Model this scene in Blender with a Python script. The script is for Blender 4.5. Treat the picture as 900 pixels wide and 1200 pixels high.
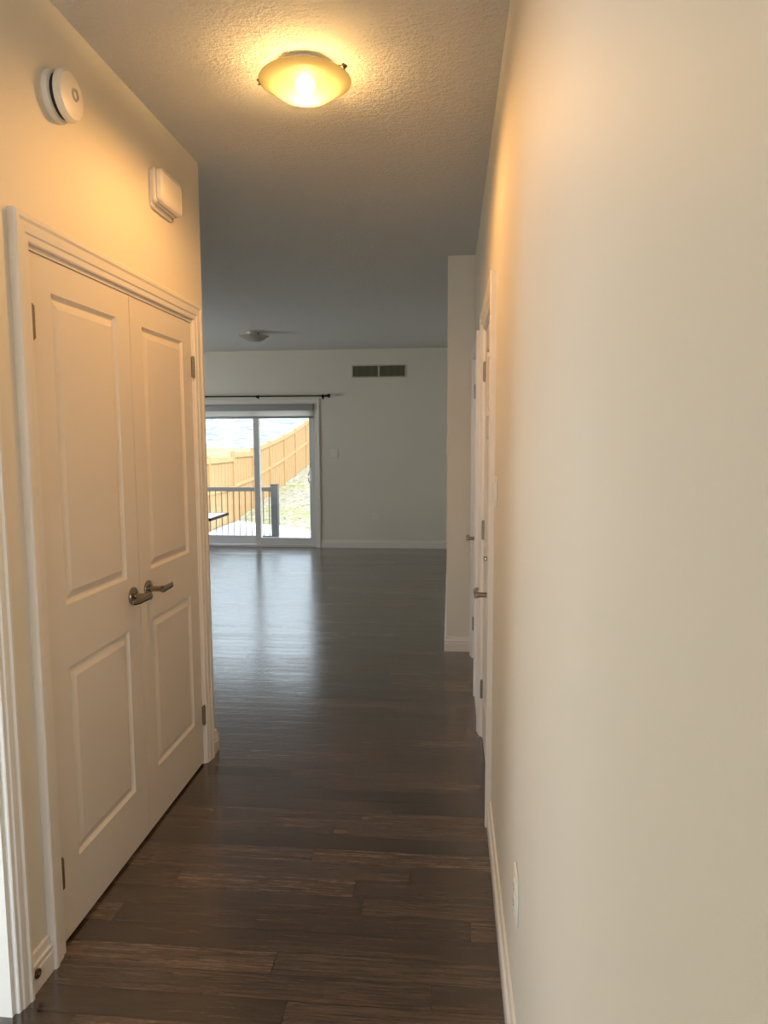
import bpy, bmesh, math, random
from mathutils import Vector, Matrix
from mathutils import noise as mnoise
random.seed(7)
for _o in list(bpy.data.objects):
    bpy.data.objects.remove(_o)
S = bpy.context.scene
COL = S.collection
PI = math.pi

# ------------------------------------------------------------------ camera
HCAM = 1.504
F = Vector((-0.09319732, 0.99051235, -0.10099282))
R = Vector((0.99563666, 0.09319245, -0.00477652))
U = Vector((-0.00468057, 0.10099732, 0.99487569))
cam = bpy.data.cameras.new('camera')
cam.sensor_fit = 'VERTICAL'; cam.sensor_height = 24.0; cam.sensor_width = 18.0
cam.lens = 828.58 * 24.0 / 1200.0
cam.clip_start = 0.02; cam.clip_end = 400
co = bpy.data.objects.new('camera', cam); COL.objects.link(co)
M = Matrix.Identity(4)
for i in range(3):
    M[i][0] = R[i]; M[i][1] = U[i]; M[i][2] = -F[i]
M[0][3], M[1][3], M[2][3] = 0, 0, HCAM
co.matrix_world = M
S.camera = co

# ------------------------------------------------------------------ look, world, sun, daylight, added fill
S.view_settings.view_transform = 'Standard'
S.view_settings.look = 'None'
S.view_settings.gamma = 1.0
S.view_settings.exposure = 0.0
S.view_settings.use_curve_mapping = False
S.cycles.use_denoising = True
S.cycles.max_bounces = 10
S.cycles.diffuse_bounces = 6
S.cycles.transparent_max_bounces = 12
S.cycles.sample_clamp_indirect = 6.0
S.cycles.caustics_reflective = False
S.cycles.caustics_refractive = False

wd = bpy.data.worlds.new('sky'); S.world = wd; wd.use_nodes = True
wn = wd.node_tree.nodes; wl = wd.node_tree.links
bg = wn['Background']
tc = wn.new('ShaderNodeTexCoord'); sep = wn.new('ShaderNodeSeparateXYZ'); rmp = wn.new('ShaderNodeValToRGB')
wl.new(tc.outputs['Generated'], sep.inputs[0]); wl.new(sep.outputs['Z'], rmp.inputs[0]); wl.new(rmp.outputs[0], bg.inputs[0])
rmp.color_ramp.elements[0].position = 0.0; rmp.color_ramp.elements[0].color = (0.95, 0.98, 1.0, 1)
rmp.color_ramp.elements[1].position = 0.8; rmp.color_ramp.elements[1].color = (0.62, 0.78, 1.0, 1)
bg.inputs[1].default_value = 4.4

def sun(name, direction, strength, angle, color):
    l = bpy.data.lights.new(name, 'SUN'); l.energy = strength; l.angle = math.radians(angle); l.color = color
    o = bpy.data.objects.new(name, l); COL.objects.link(o)
    o.location = (6, -4, 12)
    o.rotation_euler = Vector(direction).to_track_quat('-Z', 'Y').to_euler()
sun('sun', (-0.55, 0.55, -0.62), 6.0, 3.0, (1.0, 0.95, 0.88))

def area(name, loc, direction, sx, sy, power, color):
    l = bpy.data.lights.new(name, 'AREA'); l.shape = 'RECTANGLE'; l.size = sx; l.size_y = sy
    l.energy = power; l.color = color
    o = bpy.data.objects.new(name, l); COL.objects.link(o)
    o.location = loc; o.rotation_euler = Vector(direction).to_track_quat('-Z', 'Z').to_euler()
DAY = (0.97, 0.98, 1.0)
COOL = (0.74, 0.87, 1.0)
area('living_room_fill', (-5.85, 7.2, 1.5), (1, 0, 0), 2.4, 1.5, 24, (0.93, 0.98, 0.95))      # unseen window, added to brighten the living room
area('daylight_side_room_front', (-2.3, -1.95, 1.35), (0, 1, 0), 1.4, 1.6, 92, COOL)  # front window of the room beyond the near opening
area('entry_fill', (-0.5, -1.95, 1.3), (0, 1, 0), 1.0, 2.0, 2.5, (1.0, 0.95, 0.88))  # unseen entry opening behind the viewer, added to light the hall
area('daylight_side_room_fill', (-4.15, 1.0, 1.4), (1, 0, 0), 1.3, 1.4, 29, DAY)   # unseen side window of that room, added to brighten the right wall
LAMP_POWER = 35
LAMP_COLOR = (1.0, 0.49, 0.14)

# ------------------------------------------------------------------ dimensions
XL, XR, H = -1.138, 0.163, 2.747
YC, YP, YW = 3.232, 4.966, 9.778
XG = -0.023            # living room right wall

# ------------------------------------------------------------------ materials
def mat(name, color=(.8, .8, .8), rough=.5, metal=0.0, spec=None):
    m = bpy.data.materials.new(name); m.use_nodes = True
    b = m.node_tree.nodes['Principled BSDF']
    b.inputs['Base Color'].default_value = (*color, 1)
    b.inputs['Roughness'].default_value = rough
    b.inputs['Metallic'].default_value = metal
    if spec is not None: b.inputs['Specular IOR Level'].default_value = spec
    return m

class NT:
    """tiny node helper"""
    def __init__(s, m): s.t = m.node_tree; s.n = s.t.nodes; s.b = s.n['Principled BSDF']
    def new(s, ty, **k):
        x = s.n.new(ty)
        for a, v in k.items(): setattr(x, a, v)
        return x
    def put(s, sock, v):
        if hasattr(v, 'node'): s.t.links.new(v, sock)
        else: sock.default_value = v
    def math(s, op, a, b=0.0, c=None):
        x = s.new('ShaderNodeMath', operation=op); s.put(x.inputs[0], a); s.put(x.inputs[1], b)
        if c is not None: s.put(x.inputs[2], c)
        return x.outputs[0]
    def pos(s): return s.new('ShaderNodeTexCoord').outputs['Object']
    def mapping(s, v, scale=(1, 1, 1), loc=(0, 0, 0)):
        x = s.new('ShaderNodeMapping'); s.put(x.inputs[0], v); x.inputs['Scale'].default_value = scale; x.inputs['Location'].default_value = loc
        return x.outputs[0]
    def noise(s, v, scale, detail=3, rough=.5, dim='3D'):
        x = s.new('ShaderNodeTexNoise'); s.put(x.inputs['Vector'], v); x.inputs['Scale'].default_value = scale
        x.inputs['Detail'].default_value = detail; x.inputs['Roughness'].default_value = rough
        return x.outputs['Fac']
    def ramp(s, f, stops):
        x = s.new('ShaderNodeValToRGB'); s.put(x.inputs[0], f); e = x.color_ramp.elements
        while len(e) < len(stops): e.new(.5)
        for q, (p_, c) in zip(e, stops): q.position = p_; q.color = (*c, 1) if len(c) == 3 else c
        return x.outputs[0]
    def mix(s, f, a, b, blend='MIX'):
        x = s.new('ShaderNodeMix', data_type='RGBA', blend_type=blend); s.put(x.inputs[0], f); s.put(x.inputs[6], a); s.put(x.inputs[7], b)
        return x.outputs[2]
    def bump(s, h, strength, dist=.01):
        x = s.new('ShaderNodeBump'); s.put(x.inputs['Height'], h); x.inputs['Strength'].default_value = strength; x.inputs['Distance'].default_value = dist
        s.t.links.new(x.outputs[0], s.b.inputs['Normal'])

def m_wall():
    m = mat('wall_paint', (.74, .705, .605), .6, spec=.3); t = NT(m)
    p = t.pos()
    n = t.noise(p, 1.3, 2)
    t.put(t.b.inputs['Base Color'], t.ramp(n, [(.3, (.74, .703, .612)), (.7, (.765, .728, .635))]))
    t.bump(t.noise(p, 220, 3), .05, .004)
    return m
def m_ceiling():
    m = mat('stippled_ceiling', (.72, .71, .68), .85, spec=.15); t = NT(m)
    p = t.pos()
    n1 = t.noise(p, 105, 4, .6); n2 = t.noise(t.mapping(p, (1, 1.5, 1)), 32, 3, .55)
    h = t.math('ADD', t.ramp(n1, [(.42, (0, 0, 0)), (.6, (1, 1, 1))]), t.ramp(n2, [(.45, (0, 0, 0)), (.62, (1, 1, 1))]))
    t.bump(h, .5, .006)
    return m
def m_floor():
    m = mat('dark_oak_planks', (.05, .03, .02), .3); t = NT(m)
    p = t.pos(); s = t.new('ShaderNodeSeparateXYZ'); t.put(s.inputs[0], p); x, y = s.outputs[0], s.outputs[1]
    W = .0893; LN = .95
    yr = t.math('DIVIDE', t.math('ADD', y, 40.06), W); row = t.math('FLOOR', yr); fy = t.math('FRACT', yr)
    wn_ = t.new('ShaderNodeTexWhiteNoise', noise_dimensions='1D'); t.put(wn_.inputs['W'], row)
    wn2 = t.new('ShaderNodeTexWhiteNoise', noise_dimensions='1D'); t.put(wn2.inputs['W'], t.math('ADD', row, 77.3))
    ln = t.math('MULTIPLY_ADD', wn2.outputs[0], .6, LN - .35)
    xr = t.math('DIVIDE', t.math('ADD', t.math('ADD', x, 50), t.math('MULTIPLY', wn_.outputs[0], 3.1)), ln)
    col = t.math('FLOOR', xr); fx = t.math('FRACT', xr)
    cv = t.new('ShaderNodeCombineXYZ'); t.put(cv.inputs[0], row); t.put(cv.inputs[1], col)
    w3 = t.new('ShaderNodeTexWhiteNoise', noise_dimensions='2D'); t.put(w3.inputs['Vector'], cv.outputs[0])
    base = t.ramp(w3.outputs[0], [(0, (.040, .0255, .018)), (.35, (.060, .038, .0265)), (.75, (.080, .051, .035)), (1, (.108, .066, .043))])
    off = t.new('ShaderNodeVectorMath', operation='MULTIPLY_ADD'); t.put(off.inputs[0], w3.outputs['Color']); off.inputs[1].default_value = (9, 9, 9); t.put(off.inputs[2], p)
    g = t.noise(t.mapping(off.outputs[0], (2.6, 52, 1)), 2.4, 6, .7)
    streak = t.ramp(g, [(.34, (.42, .42, .42)), (.5, (1.02, 1.02, 1.02)), (.68, (1.55, 1.5, 1.45))])
    g2 = t.noise(t.mapping(off.outputs[0], (1.1, 9, 1)), 2.4, 4, .6)
    k = t.math('MULTIPLY', streak, t.math('MULTIPLY_ADD', g2, 1.3, .4))
    kc = t.new('ShaderNodeCombineXYZ')
    for i in range(3): t.put(kc.inputs[i], k)
    c = t.mix(1.0, base, kc.outputs[0], 'MULTIPLY')
    ex = t.math('MULTIPLY', t.math('MINIMUM', fx, t.math('SUBTRACT', 1, fx)), ln)
    ey = t.math('MULTIPLY', t.math('MINIMUM', fy, t.math('SUBTRACT', 1, fy)), W)
    seam = t.math('LESS_THAN', t.math('MINIMUM', ex, ey), .0017)
    c = t.mix(seam, c, (.012, .007, .005, 1))
    t.put(t.b.inputs['Base Color'], c)
    t.put(t.b.inputs['Roughness'], t.math('MULTIPLY_ADD', g, .12, t.math('MULTIPLY_ADD', w3.outputs[0], .09, .12)))
    t.b.inputs['IOR'].default_value = 1.8
    t.b.inputs['Coat Weight'].default_value = .55; t.b.inputs['Coat Roughness'].default_value = .17; t.b.inputs['Coat IOR'].default_value = 1.55
    # planks lie a touch out of level with each other, lightly scraped
    tilt = t.math('MULTIPLY', t.math('SUBTRACT', fy, .5), t.math('MULTIPLY_ADD', w3.outputs[0], 2.0, -1.0))
    scr = t.noise(t.mapping(off.outputs[0], (1.4, 6, 1)), 2.2, 3, .6)
    hgt = t.math('ADD', t.math('MULTIPLY', g, .28), t.math('ADD', t.math('MULTIPLY', tilt, .30), t.math('MULTIPLY', scr, .75)))
    seamh = t.math('MULTIPLY', t.math('MINIMUM', t.math('DIVIDE', ey, .006), 1.0), .22)
    t.bump(t.math('ADD', hgt, seamh), .2, .006)
    t.t.links.new(t.b.inputs['Normal'].links[0].from_socket, t.b.inputs['Coat Normal'])
    return m
def m_wood(name, c1, c2, axis='z', scale=1.0):
    m = mat(name, c1, .7, spec=.2); t = NT(m); p = t.pos()
    sc = {'z': (16, 16, 1.2), 'y': (16, 1.2, 16), 'x': (1.2, 16, 16)}[axis]
    n = t.noise(t.mapping(p, sc), 1.4 * scale, 5, .6)
    t.put(t.b.inputs['Base Color'], t.ramp(n, [(.3, c1), (.7, c2)])); t.bump(n, .3, .01)
    return m
def m_glass(name='clear_glass', f=.07):
    m = bpy.data.materials.new(name); m.use_nodes = True; n = m.node_tree.nodes; n.clear(); l = m.node_tree.links
    o = n.new('ShaderNodeOutputMaterial'); tr = n.new('ShaderNodeBsdfTransparent'); g = n.new('ShaderNodeBsdfGlossy'); mx = n.new('ShaderNodeMixShader')
    tr.inputs[0].default_value = (.96, .98, .97, 1); g.inputs['Roughness'].default_value = .02; mx.inputs[0].default_value = f
    l.new(tr.outputs[0], mx.inputs[1]); l.new(g.outputs[0], mx.inputs[2]); l.new(mx.outputs[0], o.inputs[0])
    return m
def m_bowl(name, tint, clear):
    """frosted glass: scatters most of the light, lets a little straight through"""
    m = bpy.data.materials.new(name); m.use_nodes = True; n = m.node_tree.nodes; n.clear(); l = m.node_tree.links
    o = n.new('ShaderNodeOutputMaterial'); tr = n.new('ShaderNodeBsdfTransparent'); tl = n.new('ShaderNodeBsdfTranslucent'); df = n.new('ShaderNodeBsdfDiffuse')
    a = n.new('ShaderNodeMixShader'); b = n.new('ShaderNodeMixShader')
    tl.inputs[0].default_value = (*tint, 1); df.inputs[0].default_value = (*tint, 1); tr.inputs[0].default_value = (1, .97, .9, 1)
    a.inputs[0].default_value = .35; b.inputs[0].default_value = clear
    l.new(tl.outputs[0], a.inputs[1]); l.new(df.outputs[0], a.inputs[2]); l.new(a.outputs[0], b.inputs[1]); l.new(tr.outputs[0], b.inputs[2]); l.new(b.outputs[0], o.inputs[0])
    return m
def m_emit(name, color, strength):
    m = mat(name, color, .4); b = m.node_tree.nodes['Principled BSDF']
    b.inputs['Emission Color'].default_value = (*color, 1); b.inputs['Emission Strength'].default_value = strength
    return m
def m_fabric():
    m = bpy.data.materials.new('blind_fabric'); m.use_nodes = True; n = m.node_tree.nodes; n.clear(); l = m.node_tree.links
    o = n.new('ShaderNodeOutputMaterial'); tl = n.new('ShaderNodeBsdfTranslucent'); df = n.new('ShaderNodeBsdfDiffuse'); a = n.new('ShaderNodeMixShader')
    tl.inputs[0].default_value = (.86, .85, .82, 1); df.inputs[0].default_value = (.84, .83, .8, 1); a.inputs[0].default_value = .45
    l.new(tl.outputs[0], a.inputs[1]); l.new(df.outputs[0], a.inputs[2]); l.new(a.outputs[0], o.inputs[0])
    return m
def m_yard():
    m = mat('patchy_winter_lawn', (.5, .45, .25), .95, spec=.1); t = NT(m); p = t.pos()
    n = t.noise(p, .55, 4, .6); n2 = t.noise(p, 5.0, 5, .7); n3 = t.noise(t.mapping(p, (1, .6, 1)), 7.0, 4, .7)
    c = t.ramp(n, [(.36, (.32, .28, .215)), (.52, (.33, .295, .19)), (.64, (.28, .28, .12)), (.74, (.32, .29, .16))])
    c = t.mix(t.ramp(n2, [(.5, (0, 0, 0)), (.7, (1, 1, 1))]), c, (.48, .46, .42, 1))
    c = t.mix(t.math('MULTIPLY', t.ramp(n3, [(.54, (0, 0, 0)), (.64, (1, 1, 1))]), .75), c, (.075, .06, .045, 1))
    t.put(t.b.inputs['Base Color'], c); t.bump(n2, .6, .1)
    return m
def m_field():
    m = mat('yellow_green_grass', (.2, .2, .08), .95, spec=.1); t = NT(m); p = t.pos(); n = t.noise(p, 1.2, 4, .6)
    t.put(t.b.inputs['Base Color'], t.ramp(n, [(.3, (.245, .225, .115)), (.7, (.31, .285, .175))])); t.bump(n, .4, .1)
    return m
def m_snow():
    m = mat('old_snow', (.86, .89, .93), .8, spec=.2); t = NT(m); p = t.pos(); n = t.noise(p, 3, 4, .6)
    t.put(t.b.inputs['Base Color'], t.ramp(n, [(.3, (.78, .82, .88)), (.6, (.88, .91, .95))])); t.bump(n, .4, .08)
    return m
def m_hill():
    m = mat('snow_dusted_hill', (.75, .8, .86), .9, spec=.1); t = NT(m); p = t.pos()
    n = t.noise(t.mapping(p, (.7, .6, 4.6)), 2.2, 4, .6); n2 = t.noise(t.mapping(p, (.7, 1.0, 6.5)), 2.0, 3, .6)
    c = t.ramp(n, [(.38, (.185, .20, .205)), (.50, (.30, .325, .34)), (.66, (.40, .42, .43))])
    c = t.mix(t.math('MULTIPLY', t.ramp(n2, [(.55, (0, 0, 0)), (.66, (1, 1, 1))]), .5), c, (.13, .145, .155, 1))
    t.put(t.b.inputs['Base Color'], c); t.bump(n, .4, .2)
    return m

WALL = m_wall(); CEIL = m_ceiling(); FLOOR = m_floor()
TRIM = mat('white_trim_enamel', (.80, .765, .70), .35)
DOOR = mat('white_door_enamel', (.76, .715, .64), .42)
PLASTIC = mat('white_plastic', (.80, .77, .69), .4)
NICKEL = mat('satin_nickel', (.30, .26, .20), .16, 1.0)
HINGE = mat('aged_nickel_hinge', (.30, .26, .20), .38, 1.0)
BRONZE = mat('dark_bronze', (.10, .06, .035), .4, .8)
BLACK = mat('black_metal', (.008, .008, .008), .7, 0, .2)
DARK = mat('dark_gap', (.02, .018, .016), .8)
VINYL = mat('white_vinyl', (.70, .70, .68), .4)
CASSETTE = mat('grey_blind_cassette', (.36, .36, .35), .5)
GRILLE = mat('beige_grille_enamel', (.52, .50, .42), .5)
GRILLEIN = mat('grille_shadow_interior', (.03, .028, .02), .9)
FABRIC = m_fabric(); GLASS = m_glass()
RAIL = mat('charcoal_rail_metal', (.072, .068, .066), .6, 0)
TABLETOP = mat('pale_glass_tabletop', (.72, .74, .76), .2)
CEDAR = m_wood('cedar_boards', (.33, .205, .092), (.41, .26, .125)); CEDARH = m_wood('cedar_rail_boards', (.39, .245, .11), (.44, .285, .14), 'y')
DECKW = m_wood('deck_boards', (.40, .36, .32), (.5, .46, .42), 'x')
YARD = m_yard(); FIELD = m_field(); SNOW = m_snow(); HILL = m_hill()
BOWL = m_bowl('frosted_bowl_glass', (.165, .147, .09), .018)
BOWL2 = m_bowl('unlit_frosted_bowl_glass', (.62, .60, .54), .03)
BULB = m_emit('lit_bulb', (1.0, .60, .21), 300.0)
BULB_OFF = mat('unlit_bulb', (.85, .84, .8), .4)
LED = m_emit('green_indicator', (.1, .6, .15), .6)

# ------------------------------------------------------------------ mesh helpers
class MB:
    def __init__(s): s.bm = bmesh.new()
    def box(s, x0, x1, y0, y1, z0, z1, bev=0.0, seg=2):
        r = bmesh.ops.create_cube(s.bm, size=1.0); v = r['verts']
        for q in v: q.co = Vector(((x0 + x1) / 2 + q.co.x * (x1 - x0), (y0 + y1) / 2 + q.co.y * (y1 - y0), (z0 + z1) / 2 + q.co.z * (z1 - z0)))
        if bev:
            e = list({e for q in v for e in q.link_edges})
            bmesh.ops.bevel(s.bm, geom=e, offset=bev, segments=seg, affect='EDGES', profile=.5)
        return s
    def quad(s, *pts):
        s.bm.faces.new([s.bm.verts.new(p) for p in pts]); return s
    def loft(s, rings, closed=True, cap=True):
        rs = [[s.bm.verts.new(p) for p in r] for r in rings]; n = len(rs[0])
        for a, b in zip(rs, rs[1:]):
            for i in range(n if closed else n - 1):
                j = (i + 1) % n; s.bm.faces.new((a[i], a[j], b[j], b[i]))
        if cap and closed:
            s.bm.faces.new(rs[0][::-1]); s.bm.faces.new(rs[-1])
        return s
    def tube(s, pts, r, n=12, cap=True):
        pts = [Vector(p) for p in pts]; rr = r if isinstance(r, (list, tuple)) else [r] * len(pts); rings = []; ref = None
        for i, p in enumerate(pts):
            d = (pts[min(i + 1, len(pts) - 1)] - pts[max(i - 1, 0)]).normalized()
            if ref is None: ref = Vector((0, 0, 1)) if abs(d.z) < .9 else Vector((1, 0, 0))
            a = d.cross(ref).normalized(); b = d.cross(a).normalized(); ref = -b if False else ref
            rings.append([p + rr[i] * (math.cos(2 * PI * k / n) * a + math.sin(2 * PI * k / n) * b) for k in range(n)])
        return s.loft(rings, True, cap)
    def lathe(s, prof, axis_o=(0, 0, 0), axis='z', n=40, cap=False):
        o = Vector(axis_o); rings = []
        for r, h in prof:
            ring = []
            for k in range(n):
                c, q = math.cos(2 * PI * k / n) * r, math.sin(2 * PI * k / n) * r
                v = {'z': Vector((c, q, h)), 'x': Vector((h, c, q)), 'y': Vector((q, h, c))}[axis]
                ring.append(o + v)
            rings.append(ring)
        return s.loft(rings, True, cap)
    def build(s, name, m, parent=None, smooth=False, matrix=None):
        bmesh.ops.remove_doubles(s.bm, verts=s.bm.verts, dist=1e-6)
        bmesh.ops.recalc_face_normals(s.bm, faces=s.bm.faces)
        me = bpy.data.meshes.new(name); s.bm.to_mesh(me); s.bm.free()
        o = bpy.data.objects.new(name, me); COL.objects.link(o)
        for q in (m if isinstance(m, (list, tuple)) else [m]): me.materials.append(q)
        if smooth:
            for f in me.polygons: f.use_smooth = True
            try: me.set_sharp_from_angle(angle=math.radians(35))
            except Exception: pass
        if parent: o.parent = parent
        return o

def tag(o, label, cat, group=None, kind=None):
    o['label'] = label; o['category'] = cat
    if group: o['group'] = group
    if kind: o['kind'] = kind
    return o
def empty(name, loc=(0, 0, 0), rot=None):
    o = bpy.data.objects.new(name, None); COL.objects.link(o); o.location = loc; o.empty_display_size = .1
    if rot: o.rotation_euler = rot
    return o
def struct(mb, name, m, label, cat):
    return tag(mb.build(name, m), label, cat, kind='structure')

# ------------------------------------------------------------------ room shell
T = .12
XS = -3.9            # side room
XLR = -5.6           # living room left wall
YF = -1.7            # front wall
OP0, OP1, OPH = .72, 1.632, 2.04        # near opening in left wall
CL0, CL1, CLH = 1.853, 3.103, 2.040     # closet opening
PD0, PD1, PDZ = -3.68, -1.888, 2.012    # patio opening

b = MB()
b.box(XLR - T, XR + T, YF - T, YW + .15, -.2, 0)
struct(b, 'floor', FLOOR, 'dark brown hand-scraped oak plank floor running through the hall', 'floor')
b = MB(); b.box(XLR - .5, XR + .5, YF - .5, YW + .5, H, H + .25)
struct(b, 'ceiling', CEIL, 'stippled white ceiling over hall and living room', 'ceiling')

b = MB()
b.box(XL - T, XL, YF, OP0, 0, H)
b.box(XL - T, XL, OP0, OP1, OPH, H)
b.box(XL - T, XL, OP1, CL0, 0, H)
b.box(XL - T, XL, CL0, CL1, CLH, H)
b.box(XL - T, XL, CL1, YC, 0, H)
b.box(XLR, XL - T, YC - T, YC, 0, H)          # return wall facing the living room
b.box(XL - .75, XL - .70, 1.75, YC - T, 0, H)     # closet back
b.box(XS, XL - T, 1.66, 1.75, 0, H)           # side room partition
struct(b, 'wall_left', WALL, 'cream painted hall wall around the white double closet doors', 'wall')
b = MB()
D1a, D1b, D1H = 2.715, 3.505, 2.04
D2a, D2b = 4.140, 4.815
b.box(XR, XR + T, YF, D1a, 0, H)
b.box(XR, XR + T, D1a, D1b, D1H, H)
b.box(XR, XR + T, D1b, D2a, 0, H)
b.box(XR, XR + T, D2a, D2b, D1H, H)
b.box(XR, XR + T, D2b, YP, 0, H)
b.box(XR + T, XR + .16, D1a - .1, D2b + .1, 0, H)   # dark space behind the shut doors
struct(b, 'wall_right', WALL, 'long bare cream wall along the right of the hall', 'wall')
b = MB(); b.box(XG, XR + T, YP, YW, 0, H)
struct(b, 'wall_right_living', WALL, 'cream wall end jutting out past the hall doors', 'wall')
b = MB()
b.box(XLR, PD0, YW, YW + .15, 0, H); b.box(PD0, PD1, YW, YW + .15, PDZ, H); b.box(PD1, XR + T, YW, YW + .15, 0, H)
struct(b, 'wall_back', WALL, 'far grey-lit living room wall with sliding patio door', 'wall')
b = MB()   # living room left wall with an opening added for the fill light
b.box(XLR - T, XLR, YC - T, 6.0, 0, H); b.box(XLR - T, XLR, 8.4, YW + .15, 0, H)
b.box(XLR - T, XLR, 6.0, 8.4, 0, .75); b.box(XLR - T, XLR, 6.0, 8.4, 2.25, H)
struct(b, 'wall_left_living', WALL, 'living room side wall hidden left of the closet', 'wall')
b = MB()   # front wall with side room window and an opening added for entry fill
b.box(XS - T, -3.0, YF - T, YF, 0, H); b.box(-3.0, -1.6, YF - T, YF, 0, .55); b.box(-3.0, -1.6, YF - T, YF, 2.15, H)
b.box(-1.6, -1.0, YF - T, YF, 0, H); b.box(-1.0, 0.0, YF - T, YF, 2.3, H); b.box(-1.0, 0.0, YF - T, YF, 0, .3); b.box(0.0, XR + T, YF - T, YF, 0, H)
struct(b, 'wall_front', WALL, 'front entry wall behind the viewer', 'wall')
b = MB(); b.box(XS - T, XS, YF, .3, 0, H); b.box(XS - T, XS, 1.62, 1.75, 0, H); b.box(XS - T, XS, .3, 1.62, 0, .7); b.box(XS - T, XS, .3, 1.62, 2.1, H)
struct(b, 'wall_side_room', WALL, 'outer wall of the room beyond the near opening', 'wall')

# ------------------------------------------------------------------ trim
CAS = [(0, 0), (0, .009), (.004, .012), (.020, .0125), (.025, .0165), (.040, .018), (.052, .0185), (.060, .023), (.073, .023), (.078, .019), (.078, 0)]
def casing(mb, to3, a, c, h, prof=CAS, w=1.0, foot=0.0):
    """mitred U of moulding round an opening a..c of height h; to3(s, z, n) puts it in the room"""
    path = [((a, foot), (-1, 0)), ((a, h), (-1, 1)), ((c, h), (1, 1)), ((c, foot), (1, 0))]
    rings = [[to3(q[0] + d[0] * u * w, q[1] + d[1] * u * w, v) for u, v in prof] for q, d in path]
    mb.loft(rings, True, True)
def jamb(mb, to3, a, c, h, depth, th=.018, stop=None):
    # three boards lining the opening, plus a stop the leaf closes against
    def bx(s0, s1, z0, z1, n0, n1):
        pts = [to3(s, z, n) for s in (s0, s1) for z in (z0, z1) for n in (n0, n1)]
        xs, ys, zs = zip(*pts); mb.box(min(xs), max(xs), min(ys), max(ys), min(zs), max(zs))
    bx(a, a + th, 0, h, -depth, .0); bx(c - th, c, 0, h, -depth, .0); bx(a + th, c - th, h - th, h, -depth, .0)
    if stop:
        bx(a + th, a + th + .011, 0, h - th, -stop - .03, -stop); bx(c - th - .011, c - th, 0, h - th, -stop - .03, -stop); bx(a + th, c - th, h - th - .011, h - th, -stop - .03, -stop)
left = lambda s, z, n: (XL + n, s, z)
right = lambda s, z, n: (XR - n, s, z)
far = lambda s, z, n: (s, YW - n, z)

b = MB(); casing(b, left, CL0 + .006, CL1 - .010, CLH - .005, w=.93); jamb(b, left, CL0, CL1, CLH, T, stop=.042)
struct(b, 'trim_1', TRIM, 'white moulded casing framing the double closet doors', 'door trim')
b = MB(); casing(b, left, OP0 + .006, OP1 - .004, OPH - .006, w=.70); jamb(b, left, OP0, OP1, OPH, T)
struct(b, 'trim_2', TRIM, 'white casing and jamb of the opening at the left edge', 'door trim')
b = MB(); casing(b, right, D1a + .006, D1b - .006, D1H - .006); jamb(b, right, D1a, D1b, D1H, T, stop=.046)
struct(b, 'trim_3', TRIM, 'white casing of the nearer hall door on the right wall', 'door trim')
b = MB(); casing(b, right, D2a + .006, D2b - .006, D1H - .006); jamb(b, right, D2a, D2b, D1H, T, stop=.046)
struct(b, 'trim_4', TRIM, 'white casing of the farther hall door beside the wall end', 'door trim')
b = MB(); casing(b, far, PD0, PD1, PDZ, w=.95)
struct(b, 'trim_5', TRIM, 'white casing round the sliding patio door', 'door trim')

BASE = [(0, 0), (.0155, 0), (.0155, .058), (.0125, .061), (.0125, .068), (.0150, .071), (.0150, .078), (.010, .083), (.0075, .094), (.0085, .098), (.007, .106), (0, .107)]
def baseboard(mb, pts, out):
    """BASE profile along a floor polyline; out[i] is the (mitred) outward direction at each corner"""
    rings = [[(p[0] + d[0] * u, p[1] + d[1] * u, z) for u, z in BASE] for p, d in zip(pts, out)]
    mb.loft(rings, True, True)
b = MB(); baseboard(b, [(XL, OP1 + .050), (XL, CL0 - .066)], [(1, 0), (1, 0)])
struct(b, 'baseboard_left', TRIM, 'short white baseboard between the two casings at lower left', 'baseboard')
b = MB(); baseboard(b, [(XL, CL1 + .062), (XL, YC), (XLR, YC)], [(1, 0), (1, 1), (0, 1)])
struct(b, 'baseboard_corner', TRIM, 'white baseboard wrapping the wall corner beyond the closet', 'baseboard')
b = MB(); baseboard(b, [(XR, YF), (XR, D1a - .072)], [(-1, 0), (-1, 0)])
struct(b, 'baseboard_right', TRIM, 'long white baseboard under the bare right wall', 'baseboard')
b = MB(); baseboard(b, [(XR, D1b + .072), (XR, D2a - .072)], [(-1, 0), (-1, 0)])
struct(b, 'baseboard_right_middle', TRIM, 'white baseboard between the two hall doors', 'baseboard')
b = MB(); baseboard(b, [(XR, YP), (XG, YP), (XG, YW)], [(0, -1), (-1, -1), (-1, 0)])
struct(b, 'baseboard_wall_end', TRIM, 'white baseboard round the jutting wall end', 'baseboard')
b = MB(); baseboard(b, [(PD1 + .074, YW), (XG - .014, YW)], [(0, -1), (0, -1)])
struct(b, 'baseboard_back', TRIM, 'white baseboard along the far living room wall', 'baseboard')

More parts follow.
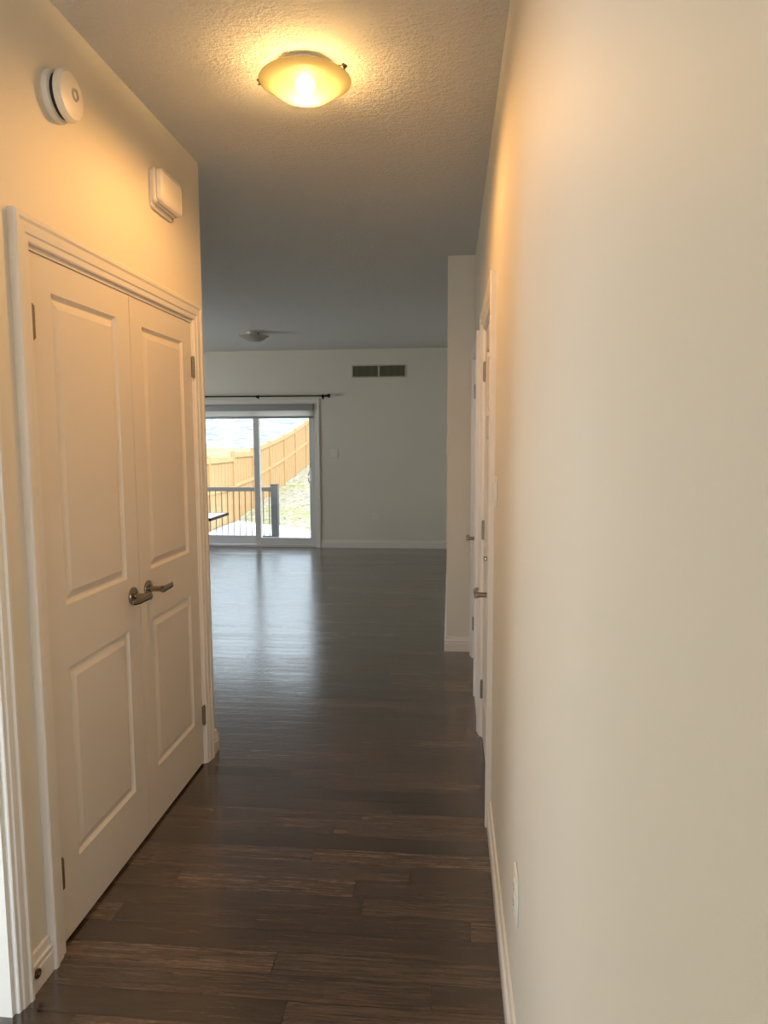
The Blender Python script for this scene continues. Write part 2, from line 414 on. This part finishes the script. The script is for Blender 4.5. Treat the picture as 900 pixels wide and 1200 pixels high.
# ------------------------------------------------------------------ doors
def leaf_mesh(w, h, th, xs, zs, cells):
    """moulded door leaf; local x = width, z = up, face at y = 0 looking to -y; cells = panel rectangles (i, j) in the xs, zs grid"""
    b = MB(); q = b.bm
    def face(*p): q.faces.new([q.verts.new(v) for v in p])
    for i in range(len(xs) - 1):
        for j in range(len(zs) - 1):
            x0, x1, z0, z1 = xs[i], xs[i + 1], zs[j], zs[j + 1]
            if (i, j) in cells:
                prev = None
                for ins, d in ((0, 0), (.003, .005), (.008, .0115), (.014, .0115), (.024, .0075), (.036, .0025), (.039, .0015)):
                    r = [(x0 + ins, d, z0 + ins), (x1 - ins, d, z0 + ins), (x1 - ins, d, z1 - ins), (x0 + ins, d, z1 - ins)]
                    if prev:
                        for k in range(4):
                            m_ = (k + 1) % 4; face(prev[k], prev[m_], r[m_], r[k])
                    prev = r
                face(*prev)
            else:
                face((x0, 0, z0), (x1, 0, z0), (x1, 0, z1), (x0, 0, z1))
    face((0, th, 0), (w, th, 0), (w, th, h), (0, th, h))
    for i in range(len(xs) - 1):
        for z in (0, h): face((xs[i], 0, z), (xs[i + 1], 0, z), (xs[i + 1], th, z), (xs[i], th, z))
    for j in range(len(zs) - 1):
        for x in (0, w): face((x, 0, zs[j]), (x, 0, zs[j + 1]), (x, th, zs[j + 1]), (x, th, zs[j]))
    return b
def handle(parent, x, z, dirx, rose='round'):
    """lever set on a leaf face (local): rosette, neck and arm pointing along dirx"""
    b = MB(); b.lathe([(0, 0), (.0315, 0), (.0325, -.004), (.031, -.008), (.024, -.0105), (.0135, -.012), (.0135, -.012), (0, -.012)], (x, 0, z), 'y', 32)
    h = b.build('door_handle', NICKEL, parent, True)
    b = MB(); b.tube([(x, -.010, z), (x, -.056, z)], .0105, 16)
    b.tube([(x, -.054, z), (x, -.070, z)], .0125, 16)
    # flat arm, slightly bowed back towards the leaf at its tip
    rings = []
    for t in [i / 8 for i in range(9)]:
        cx = x + dirx * (-.012 + .122 * t); cy = -.064 + .010 * max(0, t - .75) / .25 * 1.2
        hz = .0125 - .0025 * t; hy = .0070 - .0012 * t
        if t == 1: hz *= .8; hy *= .7
        rings.append([(cx, cy + hy * math.cos(a), z + hz * math.sin(a)) for a in [k * PI / 6 for k in range(12)]])
    b.loft(rings); b.build('lever', NICKEL, h, True)
    return h
def hinge(parent, x, z, side):
    """butt hinge at the leaf's edge: knuckle proud of the face, a leaf either side of the gap"""
    b = MB()
    for k in range(5): b.tube([(x, -.005, z - .045 + k * .018 + .0006), (x, -.005, z - .045 + (k + 1) * .018 - .0006)], .0075, 12)
    b.tube([(x, -.005, z - .049), (x, -.005, z + .049)], .0042, 10)
    b.box(x - .007 - .004, x + .011 if side < 0 else x + .011, -.0014, .0016, z - .044, z + .044)
    return b.build('hinge', HINGE, parent, True)

# closet leaves: local x runs along +y of the room on the left wall (face looks to +x)
LW, LH, LT = .6048, 2.008, .035
LY0 = CL0 + .018 + .003
XSx = [0, .105, .505, LW]
ZS = [0, .215, .815, 1.005, 1.915, LH]
def door_root(name, loc, rotz): return empty(name, loc, (0, 0, rotz))
for k in (0, 1):
    y0 = LY0 + k * (LW + .0028)
    r_ = door_root('door_%d' % (k + 1), (XL - .004, y0, .012), PI / 2)
    # rotz = +90 deg: local x -> +y, local -y (face) -> +x
    xs = XSx if k == 0 else [0, LW - .505, LW - .105, LW]
    leaf_mesh(LW, LH, LT, xs, ZS, {(1, 1), (1, 3)}).build('leaf', DOOR, r_)
    hx = -.0015 if k == 0 else LW + .0015
    for z in (1.818, .222): hinge(r_, hx, z, -1 if k == 0 else 1)
    handle(r_, LW - .062 if k == 0 else .062, .936, -1 if k == 0 else 1)
    tag(r_, ['near white two-panel closet door hinged beside the short wall strip, lever pointing towards the viewer',
             'farther white two-panel closet door hinged beside the wall corner, lever pointing away'][k], 'door', 'double closet doors', 'structure')

# hall doors on the right wall (face looks to -x): local x -> -y
def hall_door(name, a, c, rows, cols, hinges, lever, label, bolt=False):
    w = (c - .018 - .003) - (a + .018 + .003); h = 2.008
    r_ = door_root(name, (XR + .004, c - .021, .012), -PI / 2)
    if cols == 2: xs = [0, .11, w / 2 - .045, w / 2 + .045, w - .11, w]; ci = (1, 3)
    else: xs = [0, .11, w - .11, w]; ci = (1,)
    zs = [0]
    for z0, z1 in rows: zs += [z0, z1]
    zs.append(h)
    cells = {(i, 2 * j + 1) for i in ci for j in range(len(rows))}
    leaf_mesh(w, h, .04, xs, zs, cells).build('leaf', DOOR, r_)
    for z in hinges: hinge(r_, -.0015, z, -1)
    handle(r_, w - .065, lever, -1)
    if bolt:
        q = MB(); q.lathe([(0, 0), (.030, 0), (.031, -.006), (.027, -.013), (.016, -.016), (0, -.016)], (w - .065, 0, lever + .148), 'y', 28)
        d = q.build('deadbolt', NICKEL, r_, True)
        q = MB(); q.box(w - .065 - .017, w - .065 + .017, -.034, -.014, lever + .148 - .006, lever + .148 + .006, .003); q.build('thumb_turn', NICKEL, d, True)
    tag(r_, label, 'door', None, 'structure')
hall_door('door_3', D1a, D1b, [(.215, .80), (.98, 1.50), (1.60, 1.90)], 2, (1.818, 1.05, .242), .875, 'nearer white hall door on right wall with deadbolt above its lever', True)
hall_door('door_4', D2a, D2b, [(.215, .815), (1.005, 1.915)], 1, (1.81, .236), .905, 'farther white hall door on right wall beside the wall end')

# ------------------------------------------------------------------ sliding patio door
pd = empty('door_5', ((PD0 + PD1) / 2, YW + .05, 0))
cx = pd.location.x
def loc(o): o.location = o.location - pd.location if False else o.location; return o
def pbox(x0, x1, y0, y1, z0, z1, bev=.004):
    return (x0 - cx, x1 - cx, y0 - YW - .05, y1 - YW - .05, z0, z1, bev)
b = MB()
b.box(*pbox(PD0, PD0 + .045, YW - .002, YW + .14, .0, PDZ)); b.box(*pbox(PD1 - .030, PD1, YW - .002, YW + .14, 0, PDZ))
b.box(*pbox(PD0, PD1, YW - .002, YW + .14, PDZ - .04, PDZ)); b.box(*pbox(PD0, PD1, YW - .012, YW + .14, 0, .034))
b.box(*pbox(PD0, PD1, YW + .055, YW + .062, .034, .046, 0))
b.build('frame', VINYL, pd)
def sash(name, x0, x1, y0, y1, z0, z1, st0, st1, bot, top):
    q = MB(); q.box(*pbox(x0, x0 + st0, y0, y1, z0, z1)); q.box(*pbox(x1 - st1, x1, y0, y1, z0, z1))
    q.box(*pbox(x0 + st0, x1 - st1, y0, y1, z0, z0 + bot)); q.box(*pbox(x0 + st0, x1 - st1, y0, y1, z1 - top, z1))
    s_ = q.build(name, VINYL, pd)
    q = MB(); ym = (y0 + y1) / 2; q.box(*pbox(x0 + st0 - .005, x1 - st1 + .005, ym - .003, ym + .003, z0 + bot - .005, z1 - top + .005, 0)); q.build('glass_pane', GLASS, s_)
    return s_
sash('fixed_panel', PD0 + .045, -2.690, YW + .080, YW + .118, .034, PDZ - .04, .07, .075, .118, .045)
sp = sash('sliding_panel', -2.766, PD1 - .030, YW + .022, YW + .060, .036, PDZ - .04, .080, .052, .095, .045)
b = MB()   # white D pull on the closing stile
hx, hy = PD1 - .030 - .026 - cx, YW + .022 - YW - .05
pts = []
for i in range(13):
    a = PI * i / 12; pts.append((hx - .036 * math.sin(a), hy - .012 - .034 * math.sin(a), 1.0 + .095 * math.cos(a)))
b.tube([(hx, hy, 1.095)] + pts + [(hx, hy, .905)], .0085, 10); b.box(hx - .014, hx + .014, hy - .006, hy, .88, 1.12, .003)
b.build('pull_handle', mat('white_pull', (.86, .87, .88), .3), sp, True)
tag(pd, 'white framed two-panel sliding patio door in the far wall', 'patio door', None, 'structure')

# roller blind under the head of the patio opening
bl = empty('roller_blind', (cx, YW - .03, 1.96))
b = MB(); b.box(PD0 + .02 - cx, PD1 - .008 - cx, -.026, .028, -.038, .042, .008, 3); b.build('cassette', CASSETTE, bl, True)
b = MB(); b.box(PD0 + .035 - cx, PD1 - .012 - cx, .004, .006, -.116, -.038); b.build('fabric', FABRIC, bl)
b = MB(); b.box(PD0 + .035 - cx, PD1 - .012 - cx, -.003, .012, -.146, -.116, .004); b.build('bottom_bar', CASSETTE, bl, True)
tag(bl, 'raised pale roller blind with grey cassette across the patio door head', 'blind')

# curtain rod
rod = empty('curtain_rod', (-2.735, YW - .085, 2.118))
b = MB(); b.tube([(-1.12, 0, .002), (1.02, 0, -.004)], .0095, 14); b.build('rod', BLACK, rod, True)
b = MB(); b.lathe([(0, 1.02), (.014, 1.02), (.015, 1.03), (.010, 1.034), (.010, 1.042), (.020, 1.050), (.027, 1.062), (.027, 1.075), (.020, 1.086), (0, 1.091)], (0, 0, -.004), 'x', 20); b.build('finial', BLACK, rod, True)
b = MB(); b.lathe([(0, -1.12), (.014, -1.12), (.015, -1.13), (.010, -1.134), (.010, -1.142), (.020, -1.150), (.027, -1.162), (.027, -1.175), (.020, -1.186), (0, -1.191)], (0, 0, .002), 'x', 20); b.build('finial', BLACK, rod, True)
for bx in (.975, .06, -1.05):
    b = MB(); b.box(bx - .006, bx + .006, -.012, .081, -.024, -.012, .002); b.box(bx - .006, bx + .006, -.013, -.009, -.024, .010, .001); b.box(bx - .012, bx + .012, .079, .0845, -.045, .02, .002)
    b.build('bracket', BLACK, rod)
tag(rod, 'thin black curtain rod with ball end above the patio door', 'curtain rod')

# ------------------------------------------------------------------ ceiling lights
def ceiling_light(name, x, y, lit, label, rot, sc=1.0, clips=(0, 120, 240)):
    r_ = empty(name, (x, y, H), (0, 0, rot))
    b = MB(); b.lathe([(0, 0), (.083, 0), (.085, -.005), (.080, -.018), (.070, -.026), (0, -.026)], n=40); b.build('ceiling_pan', mat('white_pan', (.8, .77, .7), .5), r_, True)
    prof = [(.168, -.044), (.170, -.0465), (.162, -.050), (.150, -.055), (.137, -.061), (.120, -.075), (.099, -.089), (.074, -.100), (.045, -.107), (.018, -.110), (.001, -.1105)]
    b = MB(); b.lathe([(q * sc, z) for q, z in prof], n=56); bw = b.build('glass_bowl', BOWL if lit else BOWL2, r_, True)
    for k in clips:
        a = math.radians(k); c, s_ = math.cos(a), math.sin(a)
        b = MB(); b.tube([(.070 * c, .070 * s_, -.018), (.150 * c * sc, .150 * s_ * sc, -.030), (.160 * sc * c, .160 * sc * s_, -.032)], .002, 8)
        b.tube([(.164 * sc * c, .164 * sc * s_, -.030), (.174 * sc * c, .174 * sc * s_, -.039), (.171 * sc * c, .171 * sc * s_, -.050)], [.005, .008, .006], 12)
        b.build('clip', BRONZE, r_, True)
    b = MB(); b.lathe([(.0005, -.084), (.012, -.0825), (.024, -.078), (.032, -.069), (.034, -.058), (.030, -.046), (.018, -.037), (.013, -.031), (.013, -.026), (.0005, -.026)], n=24)
    b.build('bulb', BULB if lit else BULB_OFF, r_, True)
    if lit:
        l = bpy.data.lights.new('lamp_light', 'SPOT'); l.energy = LAMP_POWER; l.color = LAMP_COLOR; l.shadow_soft_size = .016
        l.spot_size = math.radians(179); l.spot_blend = .5
        o = bpy.data.objects.new('lamp_light', l); COL.objects.link(o); o.parent = r_; o.location = (0, 0, -.129)
    tag(r_, label, 'ceiling light', 'flush mount ceiling lights')
    return r_
ceiling_light('ceiling_light', -.49, 2.465, True, 'glowing frosted glass bowl light on the hall ceiling', 0, .91, (-24, 181, 80))
ceiling_light('ceiling_light', -2.25, 8.12, False, 'unlit frosted bowl light on the far living room ceiling', math.radians(-60))

# ------------------------------------------------------------------ wall fittings
# door chime on the left wall
ch = empty('door_chime', (XL, 2.785, 2.462))
b = MB(); b.box(0, .014, -.100, .100, -.075, .070, .013, 3); b.build('back_plate', PLASTIC, ch, True)
b = MB(); b.box(.011, .032, -.108, .108, -.060, .070, .015, 3); b.build('chime_housing', PLASTIC, ch, True)
b = MB(); b.box(.029, .052, -.104, .104, -.056, .068, .020, 4); b.build('cover', PLASTIC, ch, True)
tag(ch, 'white rectangular door chime box high on the wall near the corner', 'door chime')
# smoke alarm
sm = empty('smoke_alarm', (XL, 2.045, 2.49))
b = MB(); b.lathe([(0, 0), (.070, 0), (.071, .006), (.069, .016), (.062, .020), (0, .020)], axis='x', n=48); b.build('mounting_base', PLASTIC, sm, True)
b = MB(); b.lathe([(0, .019), (.061, .019), (.061, .036), (0, .036)], axis='x', n=40); b.build('sensor_slot', DARK, sm, True)
b = MB(); b.lathe([(0, .032), (.066, .032), (.069, .034), (.068, .046), (.062, .053), (.046, .057), (0, .058)], axis='x', n=48); b.build('cover', PLASTIC, sm, True)
b = MB(); b.lathe([(.010, .0570), (.0125, .0615), (.0165, .0612), (.018, .0565)], (0, .008, .006), 'x', 24); b.build('test_button', mat('grey_button', (.45, .42, .38), .5), sm, True)
tag(sm, 'round white smoke alarm high on the left wall', 'smoke alarm')

def plate(name, loc, rotz, kind, label, cat, w=.070, h=.115, m=PLASTIC, group=None):
    """wall plate: local face looks to -y"""
    r_ = empty(name, loc, (0, 0, rotz))
    b = MB(); b.box(-w / 2, w / 2, -.006, 0, -h / 2, h / 2, .004, 3); b.build('plate', m, r_, True)
    if kind == 'switch':
        b = MB(); b.loft([[(-.0165, -.006, -.033), (.0165, -.006, -.033), (.0165, -.006, .033), (-.0165, -.006, .033)], [(-.0155, -.0075, -.032), (.0155, -.0075, -.032), (.0155, -.0115, .032), (-.0155, -.0115, .032)]]); b.build('rocker', m, r_)
    elif kind == 'double':
        for dx in (-.023, .023):
            b = MB(); b.loft([[(dx - .0165, -.006, -.033), (dx + .0165, -.006, -.033), (dx + .0165, -.006, .033), (dx - .0165, -.006, .033)], [(dx - .0155, -.0075, -.032), (dx + .0155, -.0075, -.032), (dx + .0155, -.0115, .032), (dx - .0155, -.0115, .032)]]); b.build('rocker', m, r_)
    else:
        for dz in (-.0195, .0195):
            b = MB(); b.box(-.0165, .0165, -.0085, -.005, dz - .014, dz + .014, .003, 2)
            o = b.build('socket', m, r_, True)
            b = MB(); b.box(-.0075, -.0055, -.0089, -.008, dz - .003, dz + .006); b.box(.0055, .0075, -.0089, -.008, dz - .003, dz + .006); b.tube([(0, -.0089, dz - .0075), (0, -.008, dz - .0075)], .0022, 10); b.build('slot', DARK, o)
    tag(r_, label, cat, group)
    return r_
plate('light_switch', (XR, 2.50, 1.325), -PI / 2, 'switch', 'white light switch on right wall beside the nearer door casing', 'light switch')
plate('electrical_outlet', (XR, 1.60, .43), -PI / 2, 'outlet', 'white outlet low on the bare right wall above the baseboard', 'outlet', .074, .125)
plate('electrical_outlet', (-1.04, YW, .43), 0, 'outlet', 'small white outlet low on the far wall right of the patio door', 'outlet')
plate('light_switch', (-1.615, YW, 1.322), 0, 'double', 'pale double switch plate on far wall right of the patio door', 'light switch', .116, .115)
plate('light_switch', (XG, 5.25, 1.47), -PI / 2, 'switch', 'switch edge poking past the jutting wall end at eye level', 'light switch')
plate('electrical_outlet', (XG, 5.6, .84), -PI / 2, 'outlet', 'outlet edge poking past the jutting wall end at waist height', 'outlet')

# return air grille
g = empty('return_air_grille', (-.982, YW, 2.445))
gw, gh = .375, .087
b = MB()
b.box(-gw, gw, -.010, 0, gh - .016, gh, .003); b.box(-gw, gw, -.010, 0, -gh, -gh + .016, .003)
b.box(-gw, -gw + .018, -.010, 0, -gh, gh, .003); b.box(gw - .018, gw, -.010, 0, -gh, gh, .003); b.box(-.012, .012, -.010, 0, -gh, gh, .003)
b.build('frame', GRILLE, g)
b = MB(); b.box(-gw + .01, gw - .01, -.0015, -.0005, -gh + .01, gh - .01); b.build('duct_shade_sheet', GRILLEIN, g)  # thin dark sheet on the wall, duct shade put into its colour
b = MB()
for sx in (-1, 1):
    for i in range(26):
        x = sx * (.012 + (i + .5) * (gw - .030) / 26)
        b.quad((x - .0035, -.0085, -gh + .014), (x + .0035, -.0030, -gh + .014), (x + .0035, -.0030, gh - .014), (x - .0035, -.0085, gh - .014))
b.build('louvre', mat('dull_louvre', (.36, .34, .26), .6), g)
tag(g, 'wide beige return air grille high on the far wall', 'vent grille')

# door stop on the short baseboard
ds = empty('door_stop', (XL + .0145, 1.706, .052))
b = MB(); b.lathe([(0, 0), (.0125, 0), (.0130, .004), (.010, .007), (.007, .007), (.007, .004), (0, .004)], axis='x', n=24); b.build('base', BRONZE, ds, True)
b = MB(); b.lathe([(0, .003), (.0052, .003), (.0045, .010), (0, .0105)], axis='x', n=18); b.build('rubber_tip', mat('worn_rubber', (.16, .11, .07), .6), ds, True)
tag(ds, 'small dark round door stop on the short baseboard at lower left', 'door stop')

# ------------------------------------------------------------------ yard
def gz(x, y):
    """ground height"""
    t = max(0.0, y - 19.3)
    z = -.75 + .118 * t
    if x < -6.4: z = -.75 + .118 * max(0, min(t, 16.2)) - .05
    if y > 36: z = min(z, 1.25)
    return z + .05 * (mnoise.noise(Vector((x * .6, y * .6, 1.3))) if y > 11 else 0)
def grid(x0, x1, y0, y1, nx, ny, fz):
    b = MB(); vs = [[b.bm.verts.new((x0 + (x1 - x0) * i / nx, y0 + (y1 - y0) * j / ny, fz(x0 + (x1 - x0) * i / nx, y0 + (y1 - y0) * j / ny))) for i in range(nx + 1)] for j in range(ny + 1)]
    for j in range(ny):
        for i in range(nx): b.bm.faces.new((vs[j][i], vs[j][i + 1], vs[j + 1][i + 1], vs[j + 1][i]))
    return b
struct(grid(-6.4, 10, YW + .16, 44, 90, 120, gz), 'ground', YARD, 'patchy straw-coloured lawn rising beyond the deck', 'lawn')
struct(grid(-34, -6.4, YW + .16, 44, 90, 120, lambda x, y: gz(min(x, -6.41), y)), 'ground_field', FIELD, 'yellow-green grass field behind the wooden fence', 'grass field')
def hz(x, y):
    t = max(0.0, y - 38.0)
    return .55 + .55 * t + .25 * mnoise.noise(Vector((x * .25, y * .25, 4))) + .12 * math.sin(y * 2.4 + mnoise.noise(Vector((x * .2, y * .1, 0))) * 3)
struct(grid(-60, 20, 37.5, 75, 120, 90, hz), 'hillside', HILL, 'steep snow-dusted bank rising behind the wooden fence', 'hillside')
# snow left lying on the flat ground near the deck
b = grid(-5.88, 1.0, 13.6, 20.4, 90, 80, lambda x, y: gz(x, y) + .035)
def keep(c):
    lim = 19.0 + (c.x + 6.0) * -.62 + .35 * mnoise.noise(Vector((c.x * 1.1, c.y * 1.1, 7.7)))
    if c.x > -4.0: lim += (c.x + 4.0) * -.5
    return c.y < lim
kill = [f for f in b.bm.faces if not keep(f.calc_center_median())]
bmesh.ops.delete(b.bm, geom=kill, context='FACES')
sn = b.build('snow', SNOW, None, True)
tag(sn, 'patch of old white snow lying on the lawn beyond the deck', 'snow', None, 'stuff')

# fence along the plot's left boundary, climbing with the ground
FX = -6.0
py = [13.0, 15.0, 17.0, 19.0, 20.95, 22.95, 25.0, 26.85, 28.9, 30.9, 32.9, 34.9]
def ftop(y):   # height of the top rail along the sloping stretch
    pts = [(20.95, 1.27), (22.95, 1.47), (25.0, 1.69), (26.85, 1.95), (28.9, 2.29), (30.9, 2.58), (34.9, 3.1)]
    for (a, za), (c, zc) in zip(pts, pts[1:]):
        if a <= y <= c: return za + (zc - za) * (y - a) / (c - a)
    return 1.27 if y < 20.95 else 3.1
fence = empty('fence', (FX, 13.0, -.75))
fx0, fy0, fz0 = fence.location
def L(p): return (p[0] - fx0, p[1] - fy0, p[2] - fz0)
for i, y in enumerate(py):
    zt = max(ftop(y), 1.2 if i == 4 else 0) if y > 20 else (1.10 if y < 18 else 1.2)
    b = MB(); b.box(*[q for q in (FX + .0 - fx0, FX + .10 - fx0, y - .05 - fy0, y + .05 - fy0, gz(FX, y) - .4 - fz0, zt + .03 - fz0)], .006); b.build('post', CEDAR, fence)
for i in range(len(py) - 1):
    a, c = py[i] + .05, py[i + 1] - .05
    if py[i] < 20.9: ta = tc_ = 1.08 if py[i] < 18.9 else 1.19
    else: ta, tc_ = ftop(a), ftop(c)
    sl = lambda y: ta + (tc_ - ta) * (y - a) / (c - a)
    bot = lambda y: max(gz(FX, y) + .04, -.75)
    b = MB(); n = 14
    for k in range(n):
        y0 = a + (c - a) * k / n + .007; y1 = a + (c - a) * (k + 1) / n - .007
        d = .004 * (k % 2)
        b.loft([[L((FX + .030 + d, y0, bot(y0))), L((FX + .048 + d, y0, bot(y0))), L((FX + .048 + d, y1, bot(y1))), L((FX + .030 + d, y1, bot(y1)))],
                [L((FX + .030 + d, y0, sl(y0) - .02)), L((FX + .048 + d, y0, sl(y0) - .02)), L((FX + .048 + d, y1, sl(y1) - .02)), L((FX + .030 + d, y1, sl(y1) - .02))]])
    b.build('board_panel', CEDAR, fence)
    mid = lambda y: bot(y) + (sl(y) - bot(y)) * .52
    for nm, fn, hh in (('top_rail', sl, .14), ('middle_rail', lambda y: mid(y) + .05, .10)):
        b = MB(); b.loft([[L((FX + .052, y, fn(y) - hh)), L((FX + .088, y, fn(y) - hh)), L((FX + .088, y, fn(y))), L((FX + .052, y, fn(y)))] for y in (a, c)]); b.build(nm, CEDARH, fence)
tag(fence, 'tall new cedar board fence climbing the slope outside the patio door', 'fence')

# deck with railing and table
DZ = -.36
b = MB()
for k in range(19):
    y0 = YW + .17 + k * .145; b.box(-6.2, -1.0, y0, y0 + .138, DZ - .035, DZ, .003)
b.box(-6.2, -1.0, YW + .17, YW + .21, -.72, DZ - .036); b.box(-6.2, -1.0, 12.84, 12.88, -.72, DZ - .036)
struct(b, 'deck', DECKW, 'low board deck outside the patio door', 'deck')
rl = empty('deck_railing', (-3.155, 12.5, DZ)); RY = 12.5
def rb(x0, x1, y0, y1, z0, z1, bev=.004): return (x0 + 3.155, x1 + 3.155, y0 - RY, y1 - RY, z0 - DZ, z1 - DZ, bev)
for x in (-3.155, -5.9):
    b = MB(); b.box(*rb(x - .062, x + .062, RY - .062, RY + .062, DZ, .715, .006)); b.box(*rb(x - .07, x + .07, RY - .07, RY + .07, .712, .728, .006)); b.build('post', RAIL, rl)
b = MB(); b.box(*rb(-5.84, -3.217, RY - .035, RY + .035, .597, .668)); b.build('top_rail', RAIL, rl)
b = MB(); b.box(*rb(-5.84, -3.217, RY - .02, RY + .02, -.245, -.212)); b.build('bottom_rail', RAIL, rl)
x = -3.262
while x > -5.8:
    b = MB(); b.box(*rb(x - .0065, x + .0065, RY - .0065, RY + .0065, -.22, .60, 0)); b.build('baluster', RAIL, rl); x -= .1105
tag(rl, 'charcoal metal deck railing with thin balusters outside the glass', 'railing')
tb = empty('patio_table', (-4.2, 10.42, DZ)); tz = .375 - DZ
b = MB(); b.box(-.70, .70, -.41, .41, tz - .012, tz, .003); b.build('tabletop', TABLETOP, tb)
b = MB()
b.box(-.715, .715, -.425, -.405, tz - .038, tz + .002, .003); b.box(-.715, .715, .405, .425, tz - .038, tz + .002, .003); b.box(-.715, -.695, -.425, .425, tz - .038, tz + .002, .003); b.box(.695, .715, -.425, .425, tz - .038, tz + .002, .003)
b.build('edge_frame', BLACK, tb)
b = MB(); b.lathe([(0, 0), (.26, 0), (.26, .02), (.06, .045), (.04, .07), (.04, tz - .05), (.09, tz - .013), (0, tz - .013)], n=28); b.build('pedestal', BLACK, tb, True)
tag(tb, 'pale patio table with black edge on the deck outside', 'table')
